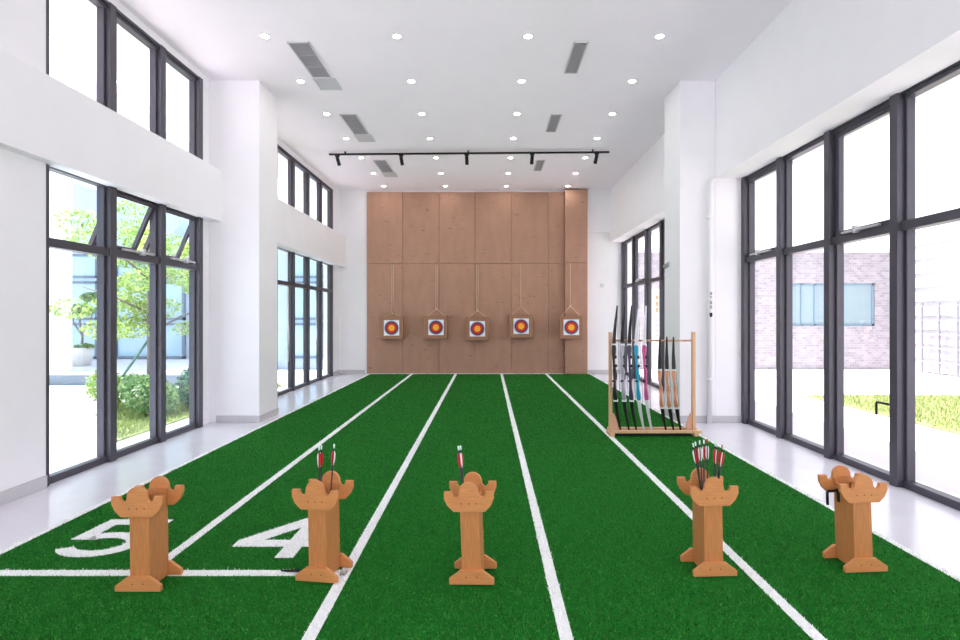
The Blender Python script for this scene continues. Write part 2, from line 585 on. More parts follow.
def blades(px, py, hmin, hmax, w):
    n = len(px)
    ang = rng.uniform(0, 2 * math.pi, n)
    cl = .5 + .25 * (np.sin(px * 71 + 3 * np.sin(py * 23)) + np.sin(py * 63 + 3 * np.sin(px * 31)))
    h = hmin + (hmax - hmin) * rng.random(n) * (.35 + .65 * cl)
    la = rng.uniform(0, 2 * math.pi, n)
    le = rng.uniform(.1, .9, n) * h
    ww = w * (0.7 + .6 * rng.random(n)) * np.maximum(1, py / 4.5)
    v = np.zeros((n, 3, 3), np.float32)
    v[:, 0, 0] = px - np.cos(ang) * ww; v[:, 0, 1] = py - np.sin(ang) * ww; v[:, 0, 2] = .006
    v[:, 1, 0] = px + np.cos(ang) * ww; v[:, 1, 1] = py + np.sin(ang) * ww; v[:, 1, 2] = .006
    v[:, 2, 0] = px + np.cos(la) * le; v[:, 2, 1] = py + np.sin(la) * le; v[:, 2, 2] = .006 + h
    v -= np.array(TO, np.float32)
    return v.reshape(-1, 3)


def tri_mesh(name, v, mt, parent):
    n = len(v)
    me = bpy.data.meshes.new(name)
    me.vertices.add(n); me.vertices.foreach_set('co', v.ravel())
    me.loops.add(n); me.loops.foreach_set('vertex_index', np.arange(n, dtype=np.int32))
    me.polygons.add(n // 3); me.polygons.foreach_set('loop_start', np.arange(0, n, 3, dtype=np.int32))
    me.materials.append(mt)
    me.update(); me.validate()
    o = bpy.data.objects.new(name, me)
    COL.objects.link(o)
    o.parent = parent
    return o


def sample_xy(n):
    # denser near the camera
    y = 2.3 * (TY1 / 2.3) ** rng.random(n)
    x = rng.uniform(TX0, TX1, n)
    return x, y


NB = 330000
px, py = sample_xy(NB)
allm = np.zeros(NB, bool)
for nm, polys, hole in LINES:
    allm |= in_line(px, py, polys, hole)
free = ~footprint(px, py)
g = ~allm & free
pile = tri_mesh('pile', blades(px[g], py[g], .006, .019, .0034), M_BLADE, turf)
pile['kind'] = 'stuff'
wx, wy = sample_xy(NB * 2)
wfree = ~footprint(wx, wy)
for nm, polys, hole in LINES:
    q = MB()
    if hole:      # the four: polygons round the hole
        o = polys[0]
        h = hole
        q.prism([(-1.32, 3.467), (-1.205, 3.467), (-1.205, 4.14), (-1.315, 4.14)], 0, .0105, 'xy')
        q.prism([(-1.345, 4.14), (-1.66, 3.735), (-1.66, 3.70), (-1.50, 3.742), (-1.315, 3.97), (-1.315, 4.14)], 0, .0104, 'xy')
        q.prism([(-1.66, 3.745), (-1.66, 3.635), (-1.12, 3.635), (-1.12, 3.742)], 0, .0103, 'xy')
    else:
        for i, p in enumerate(polys):
            q.prism(p, 0, .0105 - .0001 * (i % 3), 'xy')
    lo = at_turf(q, nm, M_LINE)
    k = in_line(wx, wy, polys, hole) & wfree
    if k.sum():
        fz = tri_mesh('pile', blades(wx[k], wy[k], .008, .021, .003), M_LBLADE, lo)
        fz['kind'] = 'stuff'

# ------------------------------------------------------------------ brown boards on the end wall
def px2x(px_, y):
    return (px_ - 487.5) * y / 560
seams = [px2x(v, 14.8) for v in (366.8, 402.8, 439.2, 475.2, 511.6, 548.2)]
seams.append(2.022)
ords = ['first', 'second', 'third', 'fourth', 'fifth', 'narrow sixth']
for row, (z0, z1) in (('lower', (.012, 2.912)), ('upper', (2.917, 4.80))):
    for i in range(6):
        q = MB().box(seams[i] + .002, seams[i + 1] - .002, YB - .06 - (.012 if (i + (row == 'lower')) % 3 == 0 else 0), YB, z0, z1)
        o = q.obj('wall_panel', M_PANEL, bevel=.007)
        tag(o, f'{row} brown board on the end wall, {ords[i]} from the left', 'wall panel', 'brown boards on the end wall')
    q = MB().box(2.025, 2.612, 14.62, YB, z0, z1 + (.03 if row == 'upper' else .0))
    tag(q.obj('wall_panel', M_PANEL, bevel=.007), f'{row} brown board box on the projecting pier at the right end', 'wall panel', 'brown boards on the end wall')

# ------------------------------------------------------------------ targets
M_TB = mat('brown_target_foam', (160, 117, 92), 0.9, var=0.08, nscale=30, bump=.2, bscale=120)
M_PAPER = mat('white_target_paper', (236, 238, 242), 0.7)
M_RBLACK = mat('dark_ring_print', (84, 44, 74), 0.7)
M_RBLUE = mat('blue_ring_print', (150, 180, 214), 0.7)
M_RRED = mat('red_ring_print', (200, 44, 44), 0.7)
M_RYEL = mat('yellow_ring_print', (255, 178, 38), 0.7)
M_ROPE = mat('pale_rope', (216, 190, 165), 0.9, var=.1, nscale=60)


def target(label, cx, cz, wdt, hgt, nail, split, yb, double):
    yf = yb - .2
    root = empty('target_block', (cx, yb, cz - hgt / 2))
    tag(root, label, 'target', 'archery targets on the brown boards')
    q = MB().box(-wdt / 2, wdt / 2, -.2, 0, 0, hgt)
    q.obj('block', M_TB, root, .012)
    fc = MB().box(-.2, .2, -.206, -.2, hgt / 2 - .2, hgt / 2 + .2)
    def ring(r, d, mi):
        n = 36
        fc.prism([(r * math.cos(2 * math.pi * k / n), hgt / 2 + r * math.sin(2 * math.pi * k / n)) for k in range(n)], -.206, -.206 - d, 'xz', mi)
    ring(.192, .0008, 2); ring(.172, .0016, 1); ring(.138, .0024, 3); ring(.082, .0032, 4)
    fc.obj('target_face', [M_PAPER, M_RBLACK, M_RBLUE, M_RRED, M_RYEL], root)
    zn, zs = nail - (cz - hgt / 2), split - (cz - hgt / 2)
    nx = 0.0
    r = .009
    q = MB()
    if double:
        q.tube([(nx - .02, -.02, zn), (nx - .022, -.05, zs)], r * .8, 6)
        q.tube([(nx + .02, -.02, zn), (nx + .018, -.05, zs)], r * .8, 6)
    else:
        q.tube([(nx, -.02, zn), (nx, -.05, zs)], r, 6)
    for s in (-1, 1):
        q.tube([(nx, -.05, zs), (s * wdt * .38, -.09, hgt + .004)], r * .8, 6)
    q.lathe([(0, -.03), (.022, -.02), (.026, 0), (.02, .025), (0, .03)], (nx, -.05, zs), 8)
    q.obj('rope', M_ROPE, root)
    q = MB().lathe([(0, -.025), (.012, -.025), (.012, 0), (0, .0)], (nx, 0, zn), 8, axis='y')
    q.obj('hook', M_SCREW, root)


yt = 14.58
def P(px_, py_, y=yt):
    return (px_ - 487.5) * y / 560, 1.5 + (317 - py_) * y / 560
for lab, pxc, pyc, nail, sp, yb, dbl in (
        ('archery target block on the left end, first of five', 391.6, 327.9, 264, 313.5, YB - .075, True),
        ('archery target block, second from the left of five', 436.0, 327.4, 264, 309, YB - .075, True),
        ('archery target block in the middle, hanging lowest', 477.4, 328.8, 264, 310.5, YB - .075, True),
        ('archery target block hanging highest, fourth from the left', 521.2, 326.2, 264, 306, YB - .075, False),
        ('archery target block on the projecting pier, at the right end', 571.3, 327.3, 283, 306, 14.61, False)):
    yy = yb - .2
    cx, cz = P(pxc, pyc, yy)
    n = P(0, nail if nail < 280 else 263, yb)[1]
    s_ = P(0, sp, yb)[1]
    target(lab, cx, cz, .595, .60, n, s_, yb, dbl)

# ------------------------------------------------------------------ ceiling fittings
M_LENS = mat('lamp_lens', (255, 250, 244), .5, emit=LAMP)
M_VENT = mat('grey_vent_slats', (165, 164, 168), .5)
M_VENTB = mat('dark_vent_back', (96, 95, 99), .8)
M_VFR = mat('white_vent_frame', (206, 206, 208), .5)
cols = ['leftmost column', 'second column from the left', 'third column from the left', 'rightmost column']
rows = ['nearest row', 'second row from the front', 'third row from the front', 'middle row', 'third row from the end wall', 'second row from the end wall', 'row next to the end wall']
dl = None
for r_ in range(7):
    for c_ in range(4):
        if dl is None:
            dl = empty('ceiling_downlight', (0, 0, ZC))
            MB().lathe([(.044, 0), (.066, 0), (.066, -.006), (.053, -.009), (.044, -.004)], seg=24).obj('trim_ring', M_WHITEP, dl)
            q = MB().lathe([(0.001, -.0045), (.046, -.0045)], seg=24)
            q.obj('lens', M_LENS, dl)
            o = dl
        else:
            o = copy_tree(dl)
        o.location = ((-2.66, -1.085, .485, 2.06)[c_], 6.70 + 1.277 * r_, ZC)
        tag(o, f'small round recessed downlight, {cols[c_]}, {rows[r_]}', 'ceiling light', 'recessed ceiling downlights')


def vent(label, x0, x1, y0, y1, cross, group):
    root = empty('ceiling_vent', ((x0 + x1) / 2, (y0 + y1) / 2, ZC))
    tag(root, label, 'air vent', group)
    w, l = (x1 - x0) / 2, (y1 - y0) / 2
    q = MB()
    q.box(-w, w, -l, -l + .018, -.014, 0).box(-w, w, l - .018, l, -.014, 0).box(-w, -w + .018, -l, l, -.014, 0).box(w - .018, w, -l, l, -.014, 0)
    q.obj('frame', M_VFR, root, .002)
    MB().box(-w + .01, w - .01, -l + .01, l - .01, -.003, -.001).obj('backing', M_VENTB, root)
    q = MB()
    if cross:        # slats across with two dividing bars
        n = int(2 * l / .03)
        for k in range(n):
            y = -l + .025 + k * (2 * l - .05) / (n - 1)
            q.box(-w + .015, w - .015, y - .0045, y + .0045, -.012, -.003)
        for k in (-1, 1):
            q.box(-w + .015, w - .015, k * l / 3 - .012, k * l / 3 + .012, -.0135, -.003)
    else:            # close diagonal mesh
        n = int(2 * l / .028)
        for k in range(n):
            y = -l + .03 + k * (2 * l - .10) / (n - 1)
            q.prism([(-w + .015, y), (w - .015, y + .045), (w - .015, y + .055), (-w + .015, y + .01)], -.012, -.003, 'xy')
    q.obj('slats', M_VENT, root)


for k, y in enumerate((6.83, 9.27, 11.97)):
    w = ('nearest', 'second', 'farthest')[k]
    vent(f'{w} ribbed air vent along the left side of the ceiling', -2.45, -2.175, y, y + 1.0, True, 'ribbed ceiling vents on the left')
    vent(f'{w} narrow mesh air vent along the right side of the ceiling', 1.05, 1.235, y, y + .87, False, 'mesh ceiling vents on the right')
    root = empty('ceiling_hatch', (-2.3, y + 1.24, ZC))
    tag(root, f'white square hatch beyond the {w} left ceiling vent', 'access hatch', 'ceiling hatches beside the left vents')
    MB().box(-.16, .16, -.2, -.18, -.01, 0).box(-.16, .16, .18, .2, -.01, 0).box(-.16, -.14, -.18, .18, -.01, 0).box(.14, .16, -.18, .18, -.01, 0).obj('frame', M_VFR, root)
    MB().box(-.138, .138, -.178, .178, -.007, 0).obj('lid', mat('hatch_lid', (200, 200, 203), .5), root)

tr = empty('ceiling_track_light', (-.39, 11.3, ZC))
tag(tr, 'long black ceiling track with five spotlights', 'track light')
tr.rotation_euler = (0, 0, R(-1.6))
MB().box(-2.83, 2.83, -.02, .02, -.075, -.04).obj('track', M_BLACK, tr, .003)
for x in (-2.5, 0, 2.5):
    MB().box(x - .015, x + .015, -.012, .012, -.042, 0).obj('clip', M_BLACK, tr)
for x, tx, ty in ((-2.66, .25, .12), (-1.36, .16, .16), (-.03, .03, .2), (1.29, -.08, .16), (2.58, -.2, .12)):
    q = MB().box(-.045, .045, -.018, .018, -.105, -.074)
    h = q.obj('spot_head', M_BLACK, tr, loc=(x, 0, 0))
    d = Vector((tx, ty, -1)).normalized()
    a = Vector((0, 0, -.135))
    q = MB().tube([a - d * .02, a + d * .15], .036, 12)
    q.tube([(0, 0, -.1), a + d * .03], .012, 6)
    q.obj('spot_can', M_BLACK, h)

# ------------------------------------------------------------------ small fittings on the right column
pp = empty('drain_pipe', (3.13, CY0 - .055, 0))
tag(pp, 'white vertical pipe with small black lettering beside the right column', 'pipe')
q = MB().tube([(0, 0, 0), (0, 0, 3.36), (.01, .004, 3.41), (.05, .01, 3.44), (.112, .02, 3.45)], .036, 14)
q.obj('pipe', M_WHITEP, pp)
for z in (.62, 1.75, 2.9):
    MB().lathe([(.036, -.02), (.042, -.02), (.042, .02), (.036, .02)], (0, 0, z), 14).box(-.02, .02, 0.034, .054, z - .012, z + .012).obj('collar', M_WHITEP, pp)
q = MB()
rr = random.Random(3)
for z in (1.70, 1.77, 1.83, 1.64):          # unreadable little characters, one under the other
    for k in range(3):
        zz = z + (k - 1) * .014
        q.box(.008 - .016, .008 + .016, -.0375, -.0335, zz - .0025, zz + .0025)
    q.box(.005, .010, -.0378, -.0335, z - .02, z + .02)
q.prism([(-.012, 1.56), (.026, 1.56), (.026, 1.51), (.007, 1.495), (-.012, 1.51)], -.0376, -.033, 'xz')
q.obj('lettering', M_BLACK, pp)
se = empty('wall_sensor', (2.73, 8.42, 2.30))
tag(se, 'small grey tilted device on the inner face of the right column', 'sensor')
MB().box(-.02, 0, -.03, .03, -.03, .03).obj('bracket', M_ALU, se, .003)
o = MB().box(-.10, -.015, -.025, .025, -.03, .03).obj('body', mat('grey_plastic', (150, 150, 153), .5), se, .008)
o.rotation_euler = (0, R(-35), 0)
MB().box(2.98, 3.08, YB - .012, YB - .0, 2.29, 2.39).obj('wall_switch', mat('switch_plastic', (214, 213, 214), .5), bevel=.004)
tag(bpy.data.objects['wall_switch'], 'small pale square plate on the end wall right of the boards', 'switch')

# ------------------------------------------------------------------ wooden arrow stands
def crown_poly():
    pts = [(-.088, .403), (.088, .403), (.122, .437), (.139, .475), (.139, .513), (.094, .513)]
    for k in range(1, 8):      # scoop
        a = R(0 - 180 * k / 8)
        pts.append((.074 + .020 * math.cos(a), .511 + .028 * math.sin(a)))
    for k in range(0, 13):     # dome
        a = R(180 * k / 12)
        pts.append((.054 * math.cos(a), .512 + .054 * math.sin(a)))
    for k in range(1, 8):
        a = R(0 - 180 * k / 8)
        pts.append((-.074 + .020 * math.cos(a), .511 + .028 * math.sin(a)))
    pts += [(-.094, .513), (-.139, .513), (-.139, .475), (-.122, .437)]
    return pts


def plate(poly, y0, screws, front):
    q = MB().prism(poly, y0, y0 + .022, 'xz')
    yf = y0 - .0008 if front else y0 + .022
    for sx, sz in screws:
        q.prism([(sx + .0045 * math.cos(2 * math.pi * k / 8), sz + .0045 * math.sin(2 * math.pi * k / 8)) for k in range(8)], yf, yf + .0012, 'xz', 1)
    return q


def make_stand():
    root = empty('arrow_stand', (0, 0, .008))
    foot = [(-.125, 0), (.125, 0), (.125, .03), (.062, .076), (-.062, .076), (-.125, .03)]
    for y0, fr in ((0, True), (.198, False)):
        plate(foot, y0, [(-.03, .04), (.03, .04)], fr).obj('foot', [M_BAMBOOH, M_SCREW], root, .002)
        plate(crown_poly(), y0, [(-.042, .448), (0, .448), (.042, .448)], fr).obj('crown_plate', [M_BAMBOOH, M_SCREW], root, .002)
    MB().box(-.054, .054, .0225, .0345, .004, .50).obj('front_panel', M_BAMBOO, root, .001)
    MB().box(-.054, .054, .1855, .1975, .004, .50).obj('rear_panel', M_BAMBOO, root, .001)
    for s in (-1, 1):
        MB().box(s * .042, s * .054, .035, .185, .004, .47).obj('side_panel', M_BAMBOO, root, .001)
    MB().box(-.0415, .0415, .035, .185, .01, .022).obj('bottom_panel', M_BAMBOO, root)
    return root


stand_labels = [
    'bamboo arrow stand beside the painted 5, holding no arrows',
    'bamboo arrow stand beside the painted 4, holding three arrows',
    'bamboo arrow stand in the middle lane, holding two arrows',
    'bamboo arrow stand with the fullest bunch of arrows',
    'empty bamboo arrow stand with a black hook by the right windows']
st0 = make_stand()
stands = []
for i, (x, y, a, le_) in enumerate(STANDS):
    o = st0 if i == 0 else copy_tree(st0)
    o.location = (x, y, .0112 + .13 * math.sin(R(abs(le_))))
    o.rotation_euler = (0, R(le_), R(a))
    tag(o, stand_labels[i], 'arrow stand', 'bamboo arrow stands on the turf')
    stands.append(o)
# black bent hook on the last stand
q = MB().tube([(-.05, .155, .43), (-.075, .155, .43), (-.115, .155, .428), (-.122, .155, .42), (-.122, .155, .345)], .008, 8)
q.box(-.056, -.05, .14, .17, .36, .44)
o = q.obj('hook', M_BLACK, stands[4])
o['label'] = 'black bent metal hook'

# ------------------------------------------------------------------ arrows
M_SHAFT = mat('black_carbon_shaft', (20, 20, 24), .35)
M_RED = mat('red_vane', (205, 28, 40), .5)
M_WV = mat('white_vane', (238, 238, 238), .5)
M_NOCKW = mat('pale_nock', (210, 235, 225), .4)
M_NOCKR = mat('red_nock', (190, 40, 50), .4)
M_STEEL = mat('steel_point', (150, 150, 155), .3, metal=.9)


def make_arrow(vanes, nockm):
    """arrow along +z, point at the origin, length .72"""
    root = empty('arrow', (0, 0, 0))
    MB().tube([(0, 0, .02), (0, 0, .705)], .0042, 8).obj('shaft', M_SHAFT, root)
    MB().tube([(0, 0, 0), (0, 0, .021)], [.0008, .0045], 8).obj('point', M_STEEL, root)
    MB().tube([(0, 0, .70), (0, 0, .706), (0, 0, .724)], [.0042, .005, .005], 8).obj('nock', nockm, root)
    for k, vm in enumerate(vanes):
        q = MB()
        a = R(120 * k + 20)
        prof = [(.004, .60), (.010, .62), (.0125, .65), (.012, .672), (.004, .685)]
        c, s = math.cos(a), math.sin(a)
        t = .0012
        vs = []
        for sd in (-t, t):
            vs += [(r * c - s * sd, r * s + c * sd, z) for r, z in prof]
        n = len(prof)
        fs = [tuple(range(n)), tuple(range(2 * n - 1, n - 1, -1))] + [(i, i + n, (i + 1) % n + n, (i + 1) % n) for i in range(n)]
        q.add(vs, fs)
        q.obj('vane', vm, root)
    return root


PR = {}
def arrow(stand, label, group, yl, hi, lo, kind):
    """yl: distance behind the stand's front; hi, lo: where nock and lower end show (photo measurements)"""
    vn = {'rw': (M_RED, M_WV, M_RED), 'rr': (M_RED, M_RED, M_WV), 'ww': (M_WV, M_RED, M_WV)}[kind[:2]]
    nk = M_NOCKR if kind.endswith('R') else M_NOCKW
    if kind not in PR:
        PR[kind] = make_arrow(vn, nk)
        o = PR[kind]
    else:
        o = copy_tree(PR[kind])
    rot = stand.rotation_euler.to_matrix()
    Y = stand.location.y + yl
    def w(p):
        return Vector(((p[0] - 487.5) * Y / 560, Y, 1.5 + (317 - p[1]) * Y / 560))
    inv = rot.inverted()
    n = inv @ (w(hi) - Vector(stand.location))
    l = inv @ (w(lo) - Vector(stand.location))
    n.y = l.y = yl
    d = (l - n) / (l.z - n.z)
    x47 = max(-.0355, min(.0355, (n + d * (.475 - n.z)).x))       # must pass inside the box mouth
    xb = max(-.0355, min(.0355, (n + d * (.03 - n.z)).x))
    sl = (n.x - x47) / (n.z - .475)
    if abs(x47 - sl * .445) > .0355:
        xb = math.copysign(.0355, x47 - sl * .445)
    b = Vector((xb, yl, .03))
    n.x = xb + (x47 - xb) / .445 * (n.z - .03)
    d = (n - b).normalized()
    p0 = n - d * .724
    if p0.z < .024:
        p0 = n - d * ((n.z - .024) / d.z)
    o.location = Vector(stand.location) + rot @ p0
    o.rotation_euler = (rot @ d).to_track_quat('Z', 'Y').to_euler()
    tag(o, label, 'arrow', group)


G2, G3, G4 = 'arrows in the stand beside the painted 4', 'arrows in the middle stand', 'arrows in the fullest stand'
arrow(stands[1], 'red and white vaned arrow at the left in the stand by the painted 4', G2, .06, (318.9, 447.5), (319.2, 480), 'rr')
arrow(stands[1], 'white vaned arrow close behind the leftmost arrow in the stand by the painted 4', G2, .085, (321.3, 447), (321.0, 480), 'rw')
arrow(stands[1], 'single white vaned arrow at the right in the stand by the painted 4', G2, .13, (336.2, 444.5), (332, 494), 'ww')
arrow(stands[2], 'arrow with white nock at the left of the pair in the middle stand', G3, .06, (456.2, 446.5), (461.2, 486), 'rw')
arrow(stands[2], 'arrow with white nock at the right of the pair in the middle stand', G3, .085, (458.8, 446), (462.4, 485), 'ww')
for lb, yl, hi, lo, k in (
        ('leftmost of the left-hand clump', 0.115, (692.7, 447), (701, 490), 'rr'),
        ('second of the left-hand clump', 0.131, (695.8, 446.6), (701.3, 490), 'rw'),
        ('third of the left-hand clump', 0.147, (699.9, 447), (702.2, 485), 'ww'),
        ('fourth of the left-hand clump', 0.163, (703.9, 447.3), (704, 482), 'rr'),
        ('standing alone between the two clumps', 0.179, (711.9, 442.3), (712.8, 477), 'wwR'),
        ('leftmost of the right-hand clump', 0.095, (718.9, 446), (716.9, 477), 'rr'),
        ('second of the right-hand clump', 0.079, (721.0, 446.5), (718.4, 478), 'rw'),
        ('third of the right-hand clump, red nocked', 0.063, (724.8, 446), (720.5, 478), 'rrR'),
        ('leaning farthest right', 0.047, (728.6, 452), (722.3, 483), 'rw')):
    arrow(stands[3], f'arrow in the fullest stand, {lb}', G4, yl, hi, lo, k)

# black strap lying on the turf at the second stand
q = MB()
pth = [(-1.205, 3.27, .019), (-1.16, 3.262, .021), (-1.11, 3.262, .024), (-1.07, 3.255, .022), (-1.04, 3.235, .02), (-1.03, 3.20, .02)]
q.tube(pth, [.004, .007, .009, .009, .008, .006], 8)
tag(q.obj('strap', mat('black_strap', (12, 14, 14), .8)), 'black strap lying on the turf under the stand by the 4', 'strap')

# ------------------------------------------------------------------ bow rack
RX0, RX1 = 1.555, 2.605
M_PINKW = mat('pink_wood', (226, 172, 146), .5, var=.06, nscale=10)
PEGS = [px2x(v, 7.03) - (RX0 + RX1) / 2 for v in (613.5, 621, 628, 635.2, 642, 651, 656.5, 663.5, 670.3, 677.5, 684)]
rk = empty('bow_rack', ((RX0 + RX1) / 2, 7.2, .0112))
tag(rk, 'pale wooden bow rack holding eight bows on the turf', 'bow rack')
hw = (RX1 - RX0) / 2
for s in (-1, 1):
    MB().box(s * hw - .02, s * hw + .02, -.14, -.09, .04, 1.30).obj('post', M_PINE, rk, .004)
    MB().box(s * hw - .028, s * hw + .028, -.235, .005, 0, .04).obj('base_foot', M_PINE, rk, .004)
    MB().prism([(s * (hw - .021), .042), (s * (hw - .021), .27), (s * (hw - .045), .27), (s * (hw - .095), .13), (s * (hw - .095), .042)], -.127, -.103, 'xz').obj('gusset', M_PINKW, rk, .003)
for y in (-.21, -.02):
    MB().box(-hw - .02, hw + .07, y - .025, y + .025, .041, .075).obj('base_rail', M_PINE, rk, .004)
MB().box(-hw + .05, hw - .05, -.18, -.05, .0, .03).obj('base_tray', M_BLACK, rk, .003)
MB().tube([(-hw, -.093, 1.19), (hw, -.093, 1.19)], .012, 10).obj('top_bar', M_PINKW, rk)
for x in PEGS:
    MB().tube([(x, -.093, 1.19), (x, -.25, 1.20)], .006, 6).obj('peg', M_PINE, rk)


def limb_path(z0, z1, x1, rec):
    """from joint z0 to tip z1, deflecting to x1 with a recurve"""
    n = 12
    pts = []
    for i in range(n + 1):
        t = i / n
        x = x1 * (1.25 * t ** 1.7 - .25 * t ** 6) * (1 if not rec else 1)
        pts.append((x, z0 + (z1 - z0) * t))
    return pts


def make_bow(label, limbm, riserm, bandm, H, zj0, zj1, bx, tx, by, yaw, details, gripm):
    """bow standing on its lower tip; local x = towards the string"""
    root = empty('recurve_bow', (bx, by, .0435))
    lean = math.atan2(tx - bx, H)
    root.rotation_euler = (0, lean, 0)
    tag(root, label, 'bow', 'bows standing in the rack')
    D = .17 if H > 1.4 else .13
    rot = Matrix.Rotation(yaw, 4, 'Z')
    shift = Vector((-D, 0, 0))

    def put(q, nm, mt, bevel=0):
        q.v = [tuple(rot @ (Vector(p) + shift)) for p in q.v]
        return q.obj(nm, mt, root, bevel)
    n = 13
    wid = [.044 * (1 - .62 * (i / 12) ** 1.5) for i in range(n)]
    thk = [.013 - .006 * i / 12 for i in range(n)]
    put(MB().sweep(limb_path(zj1 - .02, H, D, True), wid, thk), 'limb', limbm)
    put(MB().sweep(limb_path(zj0 + .02, .001, D, True), wid, thk), 'limb', limbm)
    L = zj1 - zj0
    rp, rw, rt = [], [], []
    for t, x, w, h in ((0, 0, .045, .022), (.06, -.006, .05, .03), (.13, -.016, .046, .04), (.2, -.024, .034, .04), (.32, -.02, .03, .036), (.42, -.004, .034, .05),
                       (.48, .0, .036, .056), (.54, -.008, .034, .046), (.6, -.022, .024, .036), (.72, -.028, .024, .036), (.8, -.024, .034, .04), (.88, -.014, .046, .038), (.94, -.006, .05, .03), (1, 0, .045, .022)):
        rp.append((x, zj0 + L * t)); rw.append(w); rt.append(h)
    put(MB().sweep(rp, rw, rt), 'riser', riserm, .004)
    put(MB().sweep([(.004, zj0 + L * .37), (.014, zj0 + L * .44), (.012, zj0 + L * .5)], [.036, .04, .036], [.03, .044, .03]), 'grip', gripm, .006)
    for z in (zj0, zj1):
        q = MB().box(-.012, .012, -.026, .026, z - .016, z + .016)
        put(q, 'limb_band', bandm)
    put(MB().tube([(D - .002, 0, .02), (D + .002, 0, H * .5), (D - .002, 0, H - .02)], .0022, 6), 'string', M_BLACK)
    if details:
        q = MB().box(-.035, .0, -.03, -.008, zj0 + L * .60, zj0 + L * .65).tube([(-.02, -.045, zj0 + L * .625), (-.02, .02, zj0 + L * .625)], .006, 6)
        put(q, 'arrow_rest', M_BLACK)
        put(MB().tube([(-.03, 0, zj0 + L * .36), (-.09, 0, zj0 + L * .36)], .013, 8), 'stabilizer', M_BLACK)
        put(MB().box(-.04, -.02, -.035, -.005, zj0 + L * .76, zj0 + L * .81), 'sight_mount', M_BLACK)
    return root


M_BLIMB = mat('black_limb', (24, 25, 28), .35)
M_WLIMB = mat('white_limb', (228, 230, 234), .35)
M_BRISER = mat('black_riser', (34, 34, 42), .4)
M_SRISER = mat('silver_grey_riser', (176, 178, 190), .35, metal=.2)
M_CYAN = mat('cyan_riser', (28, 162, 190), .35)
M_PINK = mat('pink_riser', (196, 84, 140), .35)
M_WOODR = mat('wooden_riser', (204, 146, 112), .4, var=.25, nscale=10, stretch=(6, 6, 1))
M_DGREY = mat('dark_grey_riser', (70, 66, 82), .4)
yaw0 = R(60)
bw = [('tall bow with black limbs and black riser at the left end of the rack', M_BLIMB, M_BRISER, M_WHITEP, 619.9, 616.2, True, M_BLACK, 1.60),
      ('tall bow with black limbs and pale silver riser, second in the rack', M_BLIMB, M_SRISER, M_WHITEP, 628.4, 623.8, True, M_BLACK, 1.60),
      ('tall bow with black limbs and dark grey riser, third in the rack', M_BLIMB, M_DGREY, M_WHITEP, 635.7, 630.8, True, M_BLACK, 1.60),
      ('tall bow with white limbs and cyan riser', M_WLIMB, M_CYAN, M_WHITEP, 643.2, 637.4, True, M_BLACK, 1.56),
      ('tall bow with white limbs and pink riser', M_WLIMB, M_PINK, M_WHITEP, 650.8, 645.0, True, M_BLACK, 1.60)]
for lab, lm, rm, bm_, pb, ptp, det, gm, H in bw:
    make_bow(lab, lm, rm, bm_, H, .43, 1.115, px2x(pb + .6, 7.085), px2x(ptp + .6, 7.085), 7.068, yaw0, det, gm)
for lab, pb, ptp in (('short wooden bow with black limbs, leftmost of three at the right of the rack', 665.4, 659.0),
                     ('short wooden bow with black limbs, middle of three at the right of the rack', 673.0, 665.8),
                     ('short wooden bow with black limbs at the right end of the rack', 680.0, 672.4)):
    make_bow(lab, M_BLIMB, M_WOODR, M_WHITEP, 1.21, .34, .80, px2x(pb + .3, 7.085), px2x(ptp + .3, 7.085), 7.06, yaw0, False, M_WOODR)

# ------------------------------------------------------------------ outside
M_PAVE = mat('pale_paving', (204, 199, 205), .8, var=.05, nscale=1.2)
M_LAWN = mat('lawn_soil', (138, 146, 100), .95, var=.25, nscale=9)
M_GRASSB = island_mat('lawn_blades', (112, 132, 74), (176, 184, 128), .8)
tag(MB().box(-45, 45, -12, 60, -.30, -.14).obj('ground_outside', M_PAVE), 'pale paved courtyard outside the windows', 'ground', kind='structure')
ZG = -.14


def lawn(label, x0, x1, y0, y1, n, zt, poly=None):
    root = empty('lawn', ((x0 + x1) / 2, (y0 + y1) / 2, ZG))
    tag(root, label, 'lawn', kind='structure')
    poly = poly or rect(x0, x1, y0, y1)
    MB().prism([(a - root.location.x, b - root.location.y) for a, b in poly], 0, zt - ZG, 'xy').obj('soil', M_LAWN, root)
    gx = rng.uniform(x0, x1, n); gy = rng.uniform(y0, y1, n)
    k = inside(gx, gy, poly)
    gx, gy = gx[k], gy[k]
    n = len(gx)
    v = np.zeros((n, 3, 3), np.float32)
    a = rng.uniform(0, 6.28, n); h = rng.uniform(.03, .08, n); w = .006
    v[:, 0, 0] = gx - np.cos(a) * w; v[:, 0, 1] = gy - np.sin(a) * w
    v[:, 1, 0] = gx + np.cos(a) * w; v[:, 1, 1] = gy + np.sin(a) * w
    v[:, 2, 0] = gx + rng.normal(0, .02, n); v[:, 2, 1] = gy + rng.normal(0, .02, n); v[:, 2, 2] = h
    v[:, :, 0] -= root.location.x; v[:, :, 1] -= root.location.y; v[:, :, 2] += zt - ZG - .003
    o = tri_mesh('grass', v.reshape(-1, 3), M_GRASSB, root)
    o['kind'] = 'stuff'


lawn('sunlit lawn strip outside the right windows', 6.55, 10.6, 3.5, 11.5, 40000, -.11)
lawn('planting bed of grass outside the near left window', -6.9, -4.85, 7.3, 13.2, 30000, -.11,
     [(-4.85, 7.3), (-4.85, 13.2), (-6.9, 13.2), (-6.75, 9.7), (-5.5, 7.9)])

